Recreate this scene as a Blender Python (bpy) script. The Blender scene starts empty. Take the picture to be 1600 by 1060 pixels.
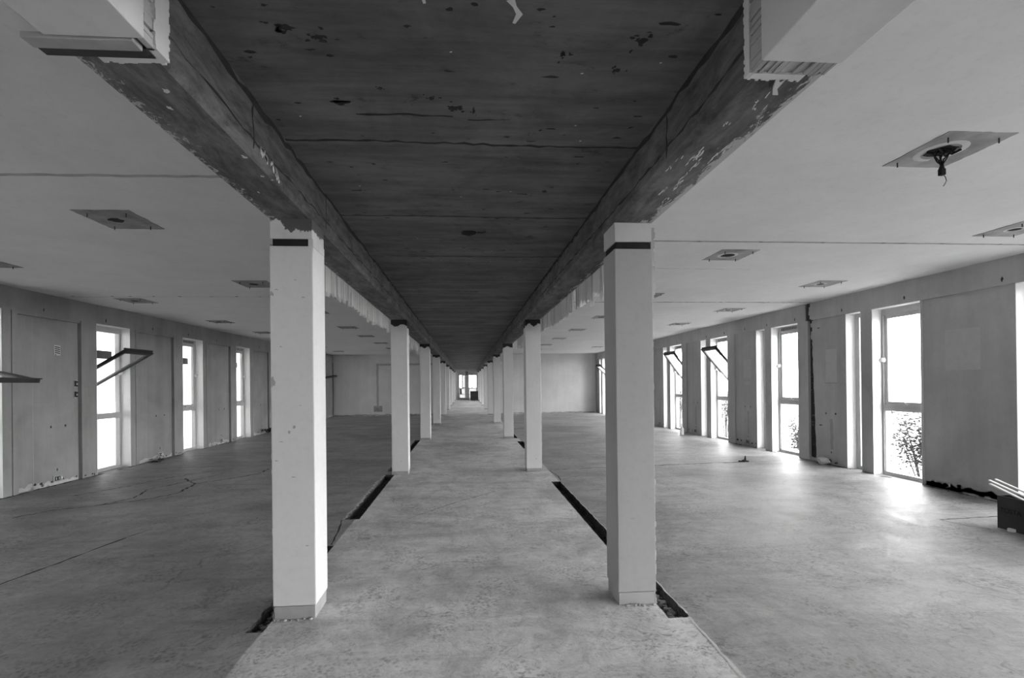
import bpy, math, random
import numpy as np
from mathutils import Matrix, Vector

C = bpy.context.scene.collection
R = random.Random(7)

# ------------------------------------------------------------------ camera
def camera():
    yaw, pitch, roll = math.radians(3.7266), math.radians(0.1437), math.radians(0.6256)
    cx, cy, f = 775.9, 597.3, 720.0
    c, s = math.cos(yaw), math.sin(yaw)
    A = np.array([[c, -s, 0], [s, c, 0], [0, 0, 1]])
    c, s = math.cos(pitch), math.sin(pitch)
    B = np.array([[1, 0, 0], [0, c, s], [0, -s, c]])
    c, s = math.cos(roll), math.sin(roll)
    D = np.array([[c, 0, -s], [0, 1, 0], [s, 0, c]])
    M = D @ B @ A
    right, fwd, up = M[0], M[1], M[2]
    cam = bpy.data.cameras.new('camera')
    o = bpy.data.objects.new('camera', cam)
    C.objects.link(o)
    m = Matrix(((right[0], up[0], -fwd[0], 0), (right[1], up[1], -fwd[1], 0), (right[2], up[2], -fwd[2], 1.4), (0, 0, 0, 1)))
    o.matrix_world = m
    cam.sensor_width = 36
    cam.lens = f / 1600 * 36
    cam.shift_x = (800 - cx) / 1600
    cam.shift_y = (cy - 530) / 1600
    cam.clip_start = 0.05
    cam.clip_end = 500
    bpy.context.scene.camera = o
camera()

# ------------------------------------------------------------------ sky: overcast, brighter over the right-hand side of the building
SKY_RIGHT, SKY_LEFT = 28.0, 2.4
def world():
    w = bpy.data.worlds.new('overcast_sky')
    bpy.context.scene.world = w
    w.use_nodes = True
    nt = w.node_tree
    nt.nodes.clear()
    N, L = nt.nodes.new, nt.links.new
    out = N('ShaderNodeOutputWorld'); bg = N('ShaderNodeBackground')
    tc = N('ShaderNodeTexCoord'); sx = N('ShaderNodeSeparateXYZ')
    L(tc.outputs['Generated'], sx.inputs[0])
    mr = N('ShaderNodeMapRange'); mr.interpolation_type = 'SMOOTHSTEP'
    mr.inputs['From Min'].default_value = -0.35; mr.inputs['From Max'].default_value = 0.5
    mr.inputs['To Min'].default_value = SKY_LEFT; mr.inputs['To Max'].default_value = SKY_RIGHT
    L(sx.outputs['X'], mr.inputs['Value'])
    # darker below the horizon, gently brighter towards the zenith
    mz = N('ShaderNodeMapRange')
    mz.inputs['From Min'].default_value = -0.05; mz.inputs['From Max'].default_value = 0.7
    mz.inputs['To Min'].default_value = 1.1; mz.inputs['To Max'].default_value = 0.22
    L(sx.outputs['Z'], mz.inputs['Value'])
    mu = N('ShaderNodeMath'); mu.operation = 'MULTIPLY'
    L(mr.outputs[0], mu.inputs[0]); L(mz.outputs[0], mu.inputs[1])
    bg.inputs['Color'].default_value = (1, 1, 1, 1)
    L(mu.outputs[0], bg.inputs['Strength'])
    L(bg.outputs[0], out.inputs[0])
world()
vs = bpy.context.scene.view_settings
vs.view_transform = 'Standard'; vs.look = 'None'; vs.gamma = 1.0; vs.use_curve_mapping = False
vs.exposure = 0.5
cyc = bpy.context.scene.cycles
cyc.max_bounces = 14; cyc.diffuse_bounces = 10; cyc.transparent_max_bounces = 24; cyc.glossy_bounces = 4

# ------------------------------------------------------------------ key sizes (metres)
XL, XR = -5.917, 5.962            # inner faces of the long walls
LO, LI, RI, RO = -1.165, -0.913, 0.932, 1.175
BZ, CZ, SZ = 2.40, 2.731, 2.66    # beam underside, room ceilings, corridor slab
Y0, Y1 = -6.0, 39.0
YP = 20.95                        # cross walls
COLY, COLS, COLD = 2.826, 4.396, 0.235

# ------------------------------------------------------------------ helpers
def tag(o, label=None, cat=None, group=None, kind=None):
    if label: o['label'] = label
    if cat: o['category'] = cat
    if group: o['group'] = group
    if kind: o['kind'] = kind
    return o

def empty(name, loc=(0, 0, 0)):
    o = bpy.data.objects.new(name, None)
    o.location = loc
    o.empty_display_size = 0.05
    C.objects.link(o)
    return o

class MB:
    def __init__(s):
        s.v = []; s.f = []; s.m = []
    def quad(s, a, b, c, d, mi=0):
        n = len(s.v); s.v += [tuple(a), tuple(b), tuple(c), tuple(d)]; s.f.append((n, n+1, n+2, n+3)); s.m.append(mi)
    def poly(s, pts, mi=0):
        n = len(s.v); s.v += [tuple(p) for p in pts]; s.f.append(tuple(range(n, n+len(pts)))); s.m.append(mi)
    def box(s, x0, x1, y0, y1, z0, z1, mi=0):
        if x0 > x1: x0, x1 = x1, x0
        if y0 > y1: y0, y1 = y1, y0
        if z0 > z1: z0, z1 = z1, z0
        n = len(s.v)
        s.v += [(x0,y0,z0),(x1,y0,z0),(x1,y1,z0),(x0,y1,z0),(x0,y0,z1),(x1,y0,z1),(x1,y1,z1),(x0,y1,z1)]
        for q in ((0,3,2,1),(4,5,6,7),(0,1,5,4),(1,2,6,5),(2,3,7,6),(3,0,4,7)):
            s.f.append(tuple(n+i for i in q)); s.m.append(mi)
    def cyl(s, p, q, r, n=10, mi=0, r2=None):
        p, q = Vector(p), Vector(q); d = (q-p).normalized()
        a = d.orthogonal().normalized(); b = d.cross(a); r2 = r if r2 is None else r2
        k = len(s.v)
        for (c, rr) in ((p, r), (q, r2)):
            for i in range(n):
                t = 2*math.pi*i/n
                s.v.append(tuple(c + a*math.cos(t)*rr + b*math.sin(t)*rr))
        for i in range(n):
            j = (i+1) % n
            s.f.append((k+i, k+j, k+n+j, k+n+i)); s.m.append(mi)
        s.f.append(tuple(k+i for i in reversed(range(n)))); s.m.append(mi)
        s.f.append(tuple(k+n+i for i in range(n))); s.m.append(mi)
    def tube(s, pts, r, n=6, mi=0):
        for a, b in zip(pts[:-1], pts[1:]): s.cyl(a, b, r, n, mi)
    def prism(s, poly2, axis, a0, a1, mi=0):
        """extrude a 2D outline along an axis; poly2 in the two other axes in order"""
        def P(u, v, w):
            return {'x': (w, u, v), 'y': (u, w, v), 'z': (u, v, w)}[axis]
        n = len(poly2); k = len(s.v)
        s.v += [P(u, v, a0) for u, v in poly2] + [P(u, v, a1) for u, v in poly2]
        s.f.append(tuple(k+i for i in range(n))); s.m.append(mi)
        s.f.append(tuple(k+n+i for i in reversed(range(n)))); s.m.append(mi)
        for i in range(n):
            j = (i+1) % n
            s.f.append((k+i, k+n+i, k+n+j, k+j)); s.m.append(mi)
    def chunk(s, c, r, rnd, mi=0, flat=0.7):
        """an irregular broken lump"""
        k = len(s.v); n = 7
        rings = [(-0.9, .55), (-.2, 1.0), (.5, .8)]
        for (h, w) in rings:
            for i in range(n):
                t = 2*math.pi*i/n + rnd.uniform(-.25, .25); w2 = w*rnd.uniform(.75, 1.2)
                s.v.append((c[0]+r*w2*math.cos(t), c[1]+r*w2*math.sin(t), c[2]+r*h*flat))
        s.v.append((c[0], c[1], c[2]+r*flat*rnd.uniform(.7, 1)))
        for a in range(2):
            for i in range(n):
                j = (i+1) % n
                s.f.append((k+a*n+i, k+a*n+j, k+(a+1)*n+j, k+(a+1)*n+i)); s.m.append(mi)
        for i in range(n):
            s.f.append((k+2*n+i, k+2*n+(i+1) % n, k+3*n)); s.m.append(mi)
        s.f.append(tuple(k+i for i in reversed(range(n)))); s.m.append(mi)
    # flat marks that belong to a surface
    def ribbon(s, pts, w, P, mi, rnd, jit=0.5, step=0.06):
        out = []
        for (a, b) in zip(pts[:-1], pts[1:]):
            d = math.dist(a, b); n = max(1, int(d/step))
            for i in range(n):
                t = i/n; out.append((a[0]+(b[0]-a[0])*t, a[1]+(b[1]-a[1])*t))
        out.append(pts[-1])
        L, Rr = [], []
        for i, p in enumerate(out):
            q = out[min(i+1, len(out)-1)]; o = out[max(i-1, 0)]
            dx, dy = q[0]-o[0], q[1]-o[1]; l = math.hypot(dx, dy) or 1
            nx, ny = -dy/l, dx/l
            off = rnd.uniform(-1, 1)*w*jit; ww = w*rnd.uniform(1-jit, 1+jit)*0.5
            L.append((p[0]+nx*(off+ww), p[1]+ny*(off+ww))); Rr.append((p[0]+nx*(off-ww), p[1]+ny*(off-ww)))
        for i in range(len(out)-1):
            s.poly([P(*L[i]), P(*L[i+1]), P(*Rr[i+1]), P(*Rr[i])], mi)
    def blob(s, c, rx, ry, P, mi, rnd, n=14, rough=.35):
        pts = []
        for i in range(n):
            t = 2*math.pi*i/n; k = rnd.uniform(1-rough, 1+rough)
            pts.append(P(c[0]+rx*k*math.cos(t), c[1]+ry*k*math.sin(t)))
        s.poly(pts, mi)
    def build(s, name, mats, parent=None, bevel=0, smooth=False, kind=None):
        me = bpy.data.meshes.new(name)
        me.from_pydata(s.v, [], s.f)
        if not isinstance(mats, (list, tuple)): mats = [mats]
        for m in mats: me.materials.append(m)
        me.polygons.foreach_set('material_index', s.m)
        if smooth: me.polygons.foreach_set('use_smooth', [True]*len(s.f))
        me.update()
        o = bpy.data.objects.new(name, me)
        C.objects.link(o)
        if parent:
            o.parent = parent
            pl = Vector((0, 0, 0)); p = parent
            while p: pl += p.location; p = p.parent
            o.location = -pl
        if bevel:
            b = o.modifiers.new('bevel', 'BEVEL'); b.width = bevel; b.segments = 2; b.limit_method = 'ANGLE'
        if kind: o['kind'] = kind
        return o

# ------------------------------------------------------------------ materials
def g(v): return (v, v, v, 1)
def newmat(name):
    m = bpy.data.materials.new(name); m.use_nodes = True
    nt = m.node_tree
    b = nt.nodes['Principled BSDF']
    b.inputs['Specular IOR Level'].default_value = 0.3
    return m, nt, b
def noise(nt, vec, scale, detail=6, rough=.6, dist=0, stretch=None):
    if stretch:
        mp = nt.nodes.new('ShaderNodeMapping'); mp.inputs['Scale'].default_value = stretch
        nt.links.new(vec, mp.inputs[0]); vec = mp.outputs[0]
    n = nt.nodes.new('ShaderNodeTexNoise'); n.inputs['Scale'].default_value = scale
    n.inputs['Detail'].default_value = detail; n.inputs['Roughness'].default_value = rough
    n.inputs['Distortion'].default_value = dist
    nt.links.new(vec, n.inputs['Vector'])
    return n.outputs['Fac']
def ramp(nt, fac, stops):
    r = nt.nodes.new('ShaderNodeValToRGB'); nt.links.new(fac, r.inputs[0])
    e = r.color_ramp.elements
    while len(e) < len(stops): e.new(.5)
    for i, (p, v) in enumerate(stops): e[i].position = p; e[i].color = g(v)
    return r.outputs[0]
def mix(nt, a, b, fac, mode='MIX'):
    m = nt.nodes.new('ShaderNodeMix'); m.data_type = 'RGBA'; m.blend_type = mode; m.clamp_factor = True; m.clamp_result = False
    for i, val in ((0, fac), (6, a), (7, b)):
        if isinstance(val, (int, float)): m.inputs[i].default_value = val if i == 0 else g(val)
        else: nt.links.new(val, m.inputs[i])
    return m.outputs[2]
def math2(nt, op, a, b):
    m = nt.nodes.new('ShaderNodeMath'); m.operation = op
    for i, v in enumerate((a, b)):
        if v is None: continue
        if isinstance(v, (int, float)): m.inputs[i].default_value = v
        else: nt.links.new(v, m.inputs[i])
    return m.outputs[0]
def bump(nt, b, h, strength=.3, dist=.01):
    n = nt.nodes.new('ShaderNodeBump'); n.inputs['Strength'].default_value = strength; n.inputs['Distance'].default_value = dist
    nt.links.new(h, n.inputs['Height']); nt.links.new(n.outputs[0], b.inputs['Normal'])
def pos(nt):
    return nt.nodes.new('ShaderNodeNewGeometry').outputs['Position']
def maprange(nt, v, a, b, c=0., d=1.):
    m = nt.nodes.new('ShaderNodeMapRange')
    for i, x in enumerate((a, b, c, d)): m.inputs[1+i].default_value = x
    nt.links.new(v, m.inputs[0]); return m.outputs[0]

def m_plain(name, v, rough=.7, var=.12, scale=9, bmp=.15, metal=0):
    m, nt, b = newmat(name); p = pos(nt)
    n = noise(nt, p, scale, 5, .6)
    c = ramp(nt, n, [(.25, v*(1-var)), (.75, v*(1+var))])
    nt.links.new(c, b.inputs['Base Color'])
    b.inputs['Roughness'].default_value = rough; b.inputs['Metallic'].default_value = metal
    if bmp: bump(nt, b, noise(nt, p, scale*6, 4, .6), bmp, .004)
    return m

def m_plaster(name, v, stain=.25, speck=0.0):
    """painted plaster: faint blotches, soft vertical runs, a few chips"""
    m, nt, b = newmat(name); p = pos(nt)
    n1 = noise(nt, p, 1.1, 5, .6, .4)
    c = ramp(nt, n1, [(.3, v*(1-stain*.55)), (.7, v*(1+stain*.25))])
    n2 = noise(nt, p, 5, 4, .6, 0, (1, 1, .12))
    c = mix(nt, c, ramp(nt, n2, [(.35, 1-stain*.5), (.62, 1)]), .6, 'MULTIPLY')
    n3 = noise(nt, p, 22, 6, .7)
    c = mix(nt, c, ramp(nt, n3, [(.3, .88), (.5, 1)]), .5, 'MULTIPLY')
    if speck:
        n4 = noise(nt, p, 14, 6, .75)
        k = ramp(nt, n4, [(.7, 0), (.73, 1)])
        c = mix(nt, c, v*.35, math2(nt, 'MULTIPLY', k, speck))
    nt.links.new(c, b.inputs['Base Color']); b.inputs['Roughness'].default_value = .75
    bump(nt, b, math2(nt, 'ADD', noise(nt, p, 30, 5, .6), n1), .12, .006)
    return m

def m_floor():
    m, nt, b = newmat('screed_floor'); p = pos(nt)
    n1 = noise(nt, p, .55, 6, .62, .8)
    c = ramp(nt, n1, [(.3, .24), (.5, .36), (.7, .45)])
    ns = noise(nt, p, 2.2, 8, .75, .8, (.35, 1.9, 1))
    c = mix(nt, c, ramp(nt, ns, [(.3, .62), (.5, 1), (.72, 1.2)]), .75, 'MULTIPLY')
    n2 = noise(nt, p, 3.2, 8, .72, .6, (1, .8, 1))
    c = mix(nt, c, ramp(nt, n2, [(.3, .6), (.52, 1), (.75, 1.22)]), .9, 'MULTIPLY')
    # smeared trowel and boot marks
    n3 = noise(nt, p, 7.5, 7, .78, 2.4, (1, 1.6, 1))
    sc = ramp(nt, n3, [(.40, .45), (.47, 1)])
    msk = ramp(nt, noise(nt, p, 1.3, 3, .5), [(.4, 0), (.62, 1)])
    c = mix(nt, c, sc, math2(nt, 'MULTIPLY', msk, .85), 'MULTIPLY')
    n5 = noise(nt, p, 26, 6, .8, 1.2)
    c = mix(nt, c, ramp(nt, n5, [(.3, .5), (.47, 1), (.72, 1.25)]), .7, 'MULTIPLY')
    # three pours: darker screed in the left room, pale worn screed along the corridor
    sx = nt.nodes.new('ShaderNodeSeparateXYZ'); nt.links.new(p, sx.inputs[0])
    wob = math2(nt, 'ADD', sx.outputs['X'], math2(nt, 'MULTIPLY', noise(nt, p, 5, 4, .6), .03))
    c = mix(nt, c, mix(nt, .82, mix(nt, 1.75, .85, maprange(nt, wob, 1.30, 1.32)), maprange(nt, wob, -1.165, -1.15)), 1.0, 'MULTIPLY')
    # fine hair cracks in the screed
    vo = nt.nodes.new('ShaderNodeTexVoronoi'); vo.feature = 'DISTANCE_TO_EDGE'; vo.inputs['Scale'].default_value = .55
    wp = nt.nodes.new('ShaderNodeMix'); wp.data_type = 'VECTOR'; wp.inputs[0].default_value = .16
    nn = nt.nodes.new('ShaderNodeTexNoise'); nn.inputs['Scale'].default_value = 1.6; nn.inputs['Detail'].default_value = 6
    nt.links.new(p, nn.inputs['Vector'])
    nt.links.new(p, wp.inputs[4]); nt.links.new(nn.outputs['Color'], wp.inputs[5])
    sc2 = nt.nodes.new('ShaderNodeVectorMath'); sc2.operation = 'ADD'
    nt.links.new(p, sc2.inputs[0]); nt.links.new(nn.outputs['Color'], sc2.inputs[1])
    nt.links.new(sc2.outputs[0], vo.inputs['Vector'])
    cr = ramp(nt, vo.outputs['Distance'], [(.0, .55), (.006, 1)])
    m2 = ramp(nt, noise(nt, p, .7, 3, .5), [(.48, 0), (.56, 1)])
    c = mix(nt, c, cr, m2, 'MULTIPLY')
    # small boot-print like dabs
    v2 = nt.nodes.new('ShaderNodeTexVoronoi'); v2.inputs['Scale'].default_value = 38
    nt.links.new(p, v2.inputs['Vector'])
    dab = ramp(nt, v2.outputs['Distance'], [(.28, .62), (.5, 1)])
    m3 = ramp(nt, noise(nt, p, 2.6, 4, .6, .5), [(.53, 0), (.6, 1)])
    c = mix(nt, c, dab, math2(nt, 'MULTIPLY', m3, .8), 'MULTIPLY')
    nt.links.new(c, b.inputs['Base Color'])
    rr = ramp(nt, n2, [(.3, .42), (.7, .68)])
    nt.links.new(rr, b.inputs['Roughness'])
    b.inputs['Specular IOR Level'].default_value = .35
    h = math2(nt, 'ADD', n2, math2(nt, 'MULTIPLY', n5, .4))
    bump(nt, b, h, .4, .014)
    return m

def m_slab():
    """bare dark shuttered concrete over the corridor: board lines across, blotches"""
    m, nt, b = newmat('bare_slab'); p = pos(nt)
    n1 = noise(nt, p, 1.4, 6, .65, .5)
    c = ramp(nt, n1, [(.3, .095), (.7, .18)])
    n2 = noise(nt, p, 4, 6, .7, .2, (.18, 1.6, 1))
    c = mix(nt, c, ramp(nt, n2, [(.3, .5), (.6, 1.15)]), .85, 'MULTIPLY')
    n3 = noise(nt, p, 7, 9, .8, .6, (.7, 1.3, 1))
    c = mix(nt, c, ramp(nt, n3, [(.30, .25), (.42, 1), (.7, 1.2)]), .9, 'MULTIPLY')
    n4 = noise(nt, p, 16, 5, .7)
    c = mix(nt, c, .32, ramp(nt, n4, [(.78, 0), (.80, 1)]))
    nt.links.new(c, b.inputs['Base Color']); b.inputs['Roughness'].default_value = .8
    b.inputs['Specular IOR Level'].default_value = .15
    bump(nt, b, math2(nt, 'ADD', n2, n3), .4, .012)
    return m

def m_beam(name, side):
    """stripped concrete beam with flakes of old white plaster towards its outer lower edge"""
    m, nt, b = newmat(name); p = pos(nt)
    n1 = noise(nt, p, 2.0, 6, .65, .5, (1, .5, 1))
    c = ramp(nt, n1, [(.3, .095), (.7, .19)])
    n2 = noise(nt, p, 13, 8, .78, .4, (1, .3, 1))
    c = mix(nt, c, ramp(nt, n2, [(.33, .35), (.6, 1.2)]), .9, 'MULTIPLY')
    sx = nt.nodes.new('ShaderNodeSeparateXYZ'); nt.links.new(p, sx.inputs[0])
    ax = math2(nt, 'ABSOLUTE', sx.outputs['X'], None)
    edge = maprange(nt, ax, 1.06, 1.172, 0, .30 if side > 0 else .23)
    lo = maprange(nt, sx.outputs['Z'], 2.42, 2.405, 0, 1)
    n3 = noise(nt, p, 20 if side > 0 else 34, 8, .74, .6, (1.1, .28 if side > 0 else .8, 1))
    f = math2(nt, 'ADD', n3, math2(nt, 'MULTIPLY', edge, lo))
    far = maprange(nt, sx.outputs['Y'], 2.9, 6.5, 0, .09)
    f = math2(nt, 'SUBTRACT', f, far)
    k = ramp(nt, f, [(.715, 0), (.73, 1)])
    c = mix(nt, c, .46, k)
    nt.links.new(c, b.inputs['Base Color']); b.inputs['Roughness'].default_value = .8
    b.inputs['Specular IOR Level'].default_value = .15
    bump(nt, b, math2(nt, 'ADD', n2, k), .5, .008)
    return m

def m_cap(name, zedge, white, dark, amp=.12, keep=None):
    """top of a column: paint torn away to dark concrete above a ragged line"""
    m, nt, b = newmat(name); p = pos(nt)
    sx = nt.nodes.new('ShaderNodeSeparateXYZ'); nt.links.new(p, sx.inputs[0])
    n = noise(nt, p, 13, 7, .7, .6, (1, 1, .6))
    h = math2(nt, 'ADD', sx.outputs['Z'], math2(nt, 'MULTIPLY', math2(nt, 'SUBTRACT', n, .5), amp))
    if keep: h = math2(nt, 'SUBTRACT', h, maprange(nt, math2(nt, 'ADD', sx.outputs['X'], math2(nt, 'MULTIPLY', noise(nt, p, 30, 4, .7), .05)), keep[0], keep[1], .06, 0))
    k = ramp(nt, maprange(nt, h, zedge-.002, zedge+.002), [(0, 0), (1, 1)])
    c = mix(nt, white, dark, k)
    n2 = noise(nt, p, 8, 5, .6)
    c = mix(nt, c, ramp(nt, n2, [(.3, .8), (.6, 1)]), .6, 'MULTIPLY')
    nt.links.new(c, b.inputs['Base Color']); b.inputs['Roughness'].default_value = .8
    bump(nt, b, n, .3, .005)
    return m

def m_rubble():
    m, nt, b = newmat('trench_rubble'); p = pos(nt)
    n = noise(nt, p, 18, 8, .8, 1)
    c = ramp(nt, n, [(.35, .03), (.55, .14), (.72, .38)])
    nt.links.new(c, b.inputs['Base Color']); b.inputs['Roughness'].default_value = .95
    bump(nt, b, n, 1, .03)
    return m

def m_frost():
    m = bpy.data.materials.new('frosted_glass'); m.use_nodes = True
    nt = m.node_tree; nt.nodes.clear()
    o = nt.nodes.new('ShaderNodeOutputMaterial'); tr = nt.nodes.new('ShaderNodeBsdfTranslucent'); tr.inputs[0].default_value = g(.35)
    nt.links.new(tr.outputs[0], o.inputs[0])
    return m
def m_dusty():
    m = bpy.data.materials.new('dusty_glass'); m.use_nodes = True
    nt = m.node_tree; nt.nodes.clear()
    o = nt.nodes.new('ShaderNodeOutputMaterial'); mx = nt.nodes.new('ShaderNodeMixShader'); m2 = nt.nodes.new('ShaderNodeMixShader')
    t = nt.nodes.new('ShaderNodeBsdfTransparent'); t.inputs[0].default_value = g(.9)
    gl = nt.nodes.new('ShaderNodeBsdfGlossy'); gl.inputs['Roughness'].default_value = .03
    tr = nt.nodes.new('ShaderNodeBsdfTranslucent'); tr.inputs[0].default_value = g(.8)
    mx.inputs[0].default_value = .12; m2.inputs[0].default_value = .12
    nt.links.new(t.outputs[0], mx.inputs[1]); nt.links.new(gl.outputs[0], mx.inputs[2])
    nt.links.new(mx.outputs[0], m2.inputs[1]); nt.links.new(tr.outputs[0], m2.inputs[2]); nt.links.new(m2.outputs[0], o.inputs[0])
    return m
def m_glass(name='window_glass', tint=.96, refl=.06):
    m = bpy.data.materials.new(name); m.use_nodes = True
    nt = m.node_tree; nt.nodes.clear()
    o = nt.nodes.new('ShaderNodeOutputMaterial'); mx = nt.nodes.new('ShaderNodeMixShader')
    t = nt.nodes.new('ShaderNodeBsdfTransparent'); t.inputs[0].default_value = g(tint)
    gl = nt.nodes.new('ShaderNodeBsdfGlossy'); gl.inputs['Roughness'].default_value = .02
    mx.inputs[0].default_value = refl
    nt.links.new(t.outputs[0], mx.inputs[1]); nt.links.new(gl.outputs[0], mx.inputs[2]); nt.links.new(mx.outputs[0], o.inputs[0])
    return m

M = {
 'floor': m_floor(), 'slab': m_slab(), 'rubble': m_rubble(),
 'beamL': m_beam('stripped_beam_left', -1), 'beamR': m_beam('stripped_beam_right', 1),
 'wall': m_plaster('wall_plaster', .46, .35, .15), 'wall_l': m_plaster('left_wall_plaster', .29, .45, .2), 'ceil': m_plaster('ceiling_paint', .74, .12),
 'endwall': m_plaster('end_wall_paint', .58, .2), 'reveal': m_plaster('reveal_paint', .72, .12),
 'column': m_plaster('column_paint', .60, .1, .25), 'column_lit': m_plaster('lit_column_paint', .63, .08, .25), 'column_dim': m_plaster('dim_column_plaster', .37, .12, .25), 'plinth': m_plaster('plinth_render', .38, .5, .6),
 'scar': m_plaster('broken_plaster', .52, .7, 1.0), 'white': m_plaster('old_white_plaster', .66, .25, .2),
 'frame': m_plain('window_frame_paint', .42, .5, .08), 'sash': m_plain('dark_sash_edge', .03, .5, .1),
 'dark': m_plain('dark_recess', .018, .9, .3), 'crack': m_plain('crack_shadow', .05, .95, .4, 30),
 'joint': m_plain('ceiling_joint', .42, .9, .2), 'patch': m_plain('bare_patch', .34, .9, .4, 5, .4),
 'patchd': m_plain('bare_patch_dark', .27, .9, .35, 9, .4), 'ring': m_plain('gypsum_ring', .6, .9, .1),
 'metal': m_plain('dull_metal', .5, .35, .1, 20, 0, .8), 'knob': m_plain('pale_knob', .7, .4, .05, 20, 0), 'screw': m_plain('screw', .06, .6, .1, 20, 0),
 'card': m_plain('dark_cardboard', .045, .85, .15, 12, .2), 'ink': m_plain('box_print', .012, .8, .1),
 'slat': m_plain('pale_batten', .62, .7, .12, 20), 'light_line': m_plain('pale_screed_edge', .55, .9, .2, 30),
 'stain': m_plain('dark_stain', .035, .95, .3, 20), 'plastic': m_plain('white_plastic', .8, .4, .04, 20, 0),
 'ground': m_plain('outdoor_paving', .72, .9, .1, 2), 'leaf': m_plain('pale_leaf', .012, .6, .45, 3, 0),
 'twig': m_plain('twig', .02, .9, .2), 'glass': m_glass(), 'frost': m_frost(), 'dusty': m_dusty(), 'box': m_plain('black_crate', .02, .7, .2),
 'lighttrace': m_plain('patched_wall_trace', .34, .9, .12, 14), 'palepatch': m_plain('pale_wall_patch', .46, .9, .06, 14),
 'facade': m_plain('outer_render', .55, .9, .1, 2), 'shade': m_plain('shade_slab', .10, .8, .1),
 'cap_l1': m_cap('capital_left_near', 2.330, .58, .10, .14, (-1.075, -1.055)), 'cap_r1': m_plaster('capital_right_near', .58, .3, .3),
 'cap': m_cap('capital_dark', 2.265, .55, .03, .09), 'sock': m_plain('socket_plate', .33, .7, .2, 40),
}

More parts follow.
